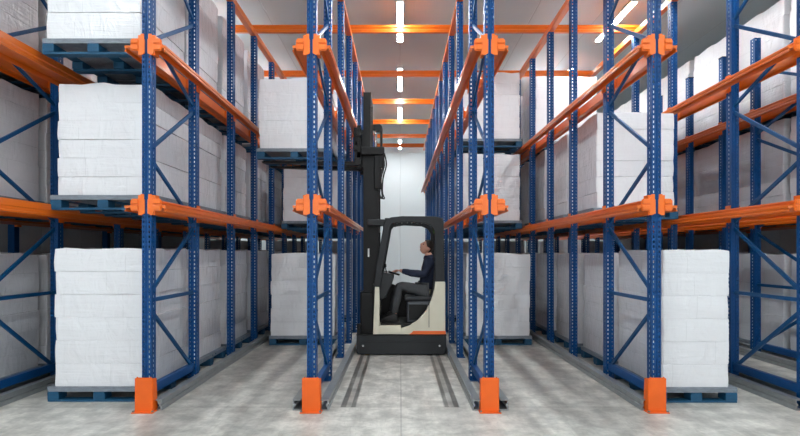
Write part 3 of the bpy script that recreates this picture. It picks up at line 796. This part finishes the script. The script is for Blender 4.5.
# clothing
JV = [(.425, PY, .96), (.45, PY, 1.12), (.47, PY, 1.31), (.468, PY, 1.475),
      (.467, PY - sh, 1.435), (.405, PY - .235, 1.215), (.18, PY - .19, 1.235), (.02, PY - .12, 1.278),
      (.467, PY + sh, 1.435), (.405, PY + .235, 1.215), (.18, PY + .18, 1.24), (.02, PY + .085, 1.27)]
JE = [(0, 1), (1, 2), (2, 3), (2, 4), (4, 5), (5, 6), (6, 7), (2, 8), (8, 9), (9, 10), (10, 11)]
JR = [(.145, .15), (.135, .14), (.14, .145), .078, .076, .064, .052, .042, .076, .064, .052, .042]
jb = skin_mesh(JV, JE, JR, 2)
for v in jb.verts: v.co += Vector((noise.noise(v.co * 14), noise.noise(v.co * 14 + Vector((9, 0, 0))), noise.noise(v.co * 13 + Vector((0, 7, 0))))) * .009
jk = obj('jacket', jb, 'navy', person, smooth=True)
cb = bmesh.new()
for k in range(24):
    a0 = 2 * PI * k / 24; a1 = 2 * PI * (k + 1) / 24
    vs = [cb.verts.new((.462 + r * math.cos(a), PY + r * math.sin(a), z)) for a, r, z in ((a0, .088, 1.47), (a1, .088, 1.47), (a1, .070, 1.528 - .012 * math.cos(a1 + PI)), (a0, .070, 1.528 - .012 * math.cos(a0 + PI)))]
    cb.faces.new(vs)
bmesh.ops.remove_doubles(cb, verts=cb.verts, dist=.0005); bmesh.ops.solidify(cb, geom=cb.faces[:], thickness=.006)
obj('collar', cb, 'navy', jk, smooth=True)
TV = [(.43, PY, .95), (.36, PY - .10, .95), (.0, PY - .15, 1.04), (-.06, PY - .15, .80), (-.088, PY - .15, .585),
      (.36, PY + .10, .95), (-.02, PY + .15, 1.035), (-.09, PY + .15, .80), (-.13, PY + .15, .585)]
TE = [(0, 1), (1, 2), (2, 3), (3, 4), (0, 5), (5, 6), (6, 7), (7, 8)]
TR = [.135, .098, .078, .070, .058, .098, .078, .070, .058]
tb = skin_mesh(TV, TE, TR, 2)
for v in tb.verts: v.co += Vector((noise.noise(v.co * 12), noise.noise(v.co * 12 + Vector((9, 0, 0))), noise.noise(v.co * 12 + Vector((0, 7, 0))))) * .012
obj('trousers', tb, 'trousers', person, smooth=True)
for fx, yy in ((-.088, PY - .15), (-.13, PY + .15)):
    b = bmesh.new(); zf = .470
    prof = [(.045, 0), (-.20, 0), (-.225, .02), (-.22, .05), (-.17, .075), (-.10, .095), (-.055, .13), (.045, .13), (.055, .06)]
    prism(b, [(fx + a, zf + z) for a, z in prof], yy - .045, yy + .045, 'y', .018); s_ = obj('shoe', b, 'shoe', person, smooth=True)
    obj('sole', B(fx - .225, fx + .055, yy - .048, yy + .048, zf, zf + .022, bev=.008), 'rubber', s_)
# hair cap
hb = bmesh.new(); bmesh.ops.create_uvsphere(hb, u_segments=36, v_segments=26, radius=1)
kill = [v for v in hb.verts if not (v.co.z > .50 - 1.25 * (v.co.x + .72) and v.co.z > -.55) or (v.co.x < -.78) or (abs(v.co.y) > .8 and v.co.z < .1 and v.co.x < .35)]
bmesh.ops.delete(hb, geom=kill, context='VERTS')
for v in hb.verts:
    n_ = 1 + .03 * noise.noise(v.co * 8)
    sx, sy = .108, .087
    if v.co.z < 0 and v.co.x > 0: sx *= 1 - .20 * min(1, -v.co.z)
    v.co = Vector((v.co.x * sx * n_, v.co.y * sy * n_, v.co.z * .131 * n_))
bmesh.ops.solidify(hb, geom=hb.faces[:], thickness=.008)
bmesh.ops.transform(hb, matrix=TILT, verts=hb.verts); obj('hair', hb, 'hair', person, smooth=True)
for s in (-1, 1):
    e = bmesh.new(); bmesh.ops.create_uvsphere(e, u_segments=12, v_segments=8, radius=.010)
    bmesh.ops.transform(e, matrix=TILT @ Matrix.Translation((-.083, s * .031, .006)), verts=e.verts); obj('eye', e, 'eye', person, smooth=True)
    e = bmesh.new(); box(e, -.098, -.088, s * .031 - .016, s * .031 + .016, .024, .030, .002)
    bmesh.ops.transform(e, matrix=TILT, verts=e.verts); obj('eyebrow', e, 'hair', person)
e = bmesh.new(); box(e, -.098, -.088, -.022, .022, -.062, -.054, .003); bmesh.ops.transform(e, matrix=TILT, verts=e.verts); obj('lips', e, 'lips', person)

# ------------------------------------------------------------------ camera, world
cam = bpy.data.cameras.new('camera'); co = bpy.data.objects.new('camera', cam); C.objects.link(co)
co.location = (0, 0, 1.56); co.rotation_euler = (PI / 2, 0, 0)
cam.sensor_width = 36; cam.lens = 550 / 800 * 36; cam.shift_y = 35 / 800; cam.clip_start = .05
scene.camera = co
for o_ in (truck, person): o_.location.y -= .22
w = bpy.data.worlds.new('world'); scene.world = w; w.use_nodes = True
w.node_tree.nodes['Background'].inputs['Color'].default_value = (.965, .985, 1, 1)
w.node_tree.nodes['Background'].inputs['Strength'].default_value = .78
vs = scene.view_settings
vs.view_transform = 'Standard'; vs.look = 'None'; vs.exposure = 1.28; vs.gamma = 1; vs.use_curve_mapping = False
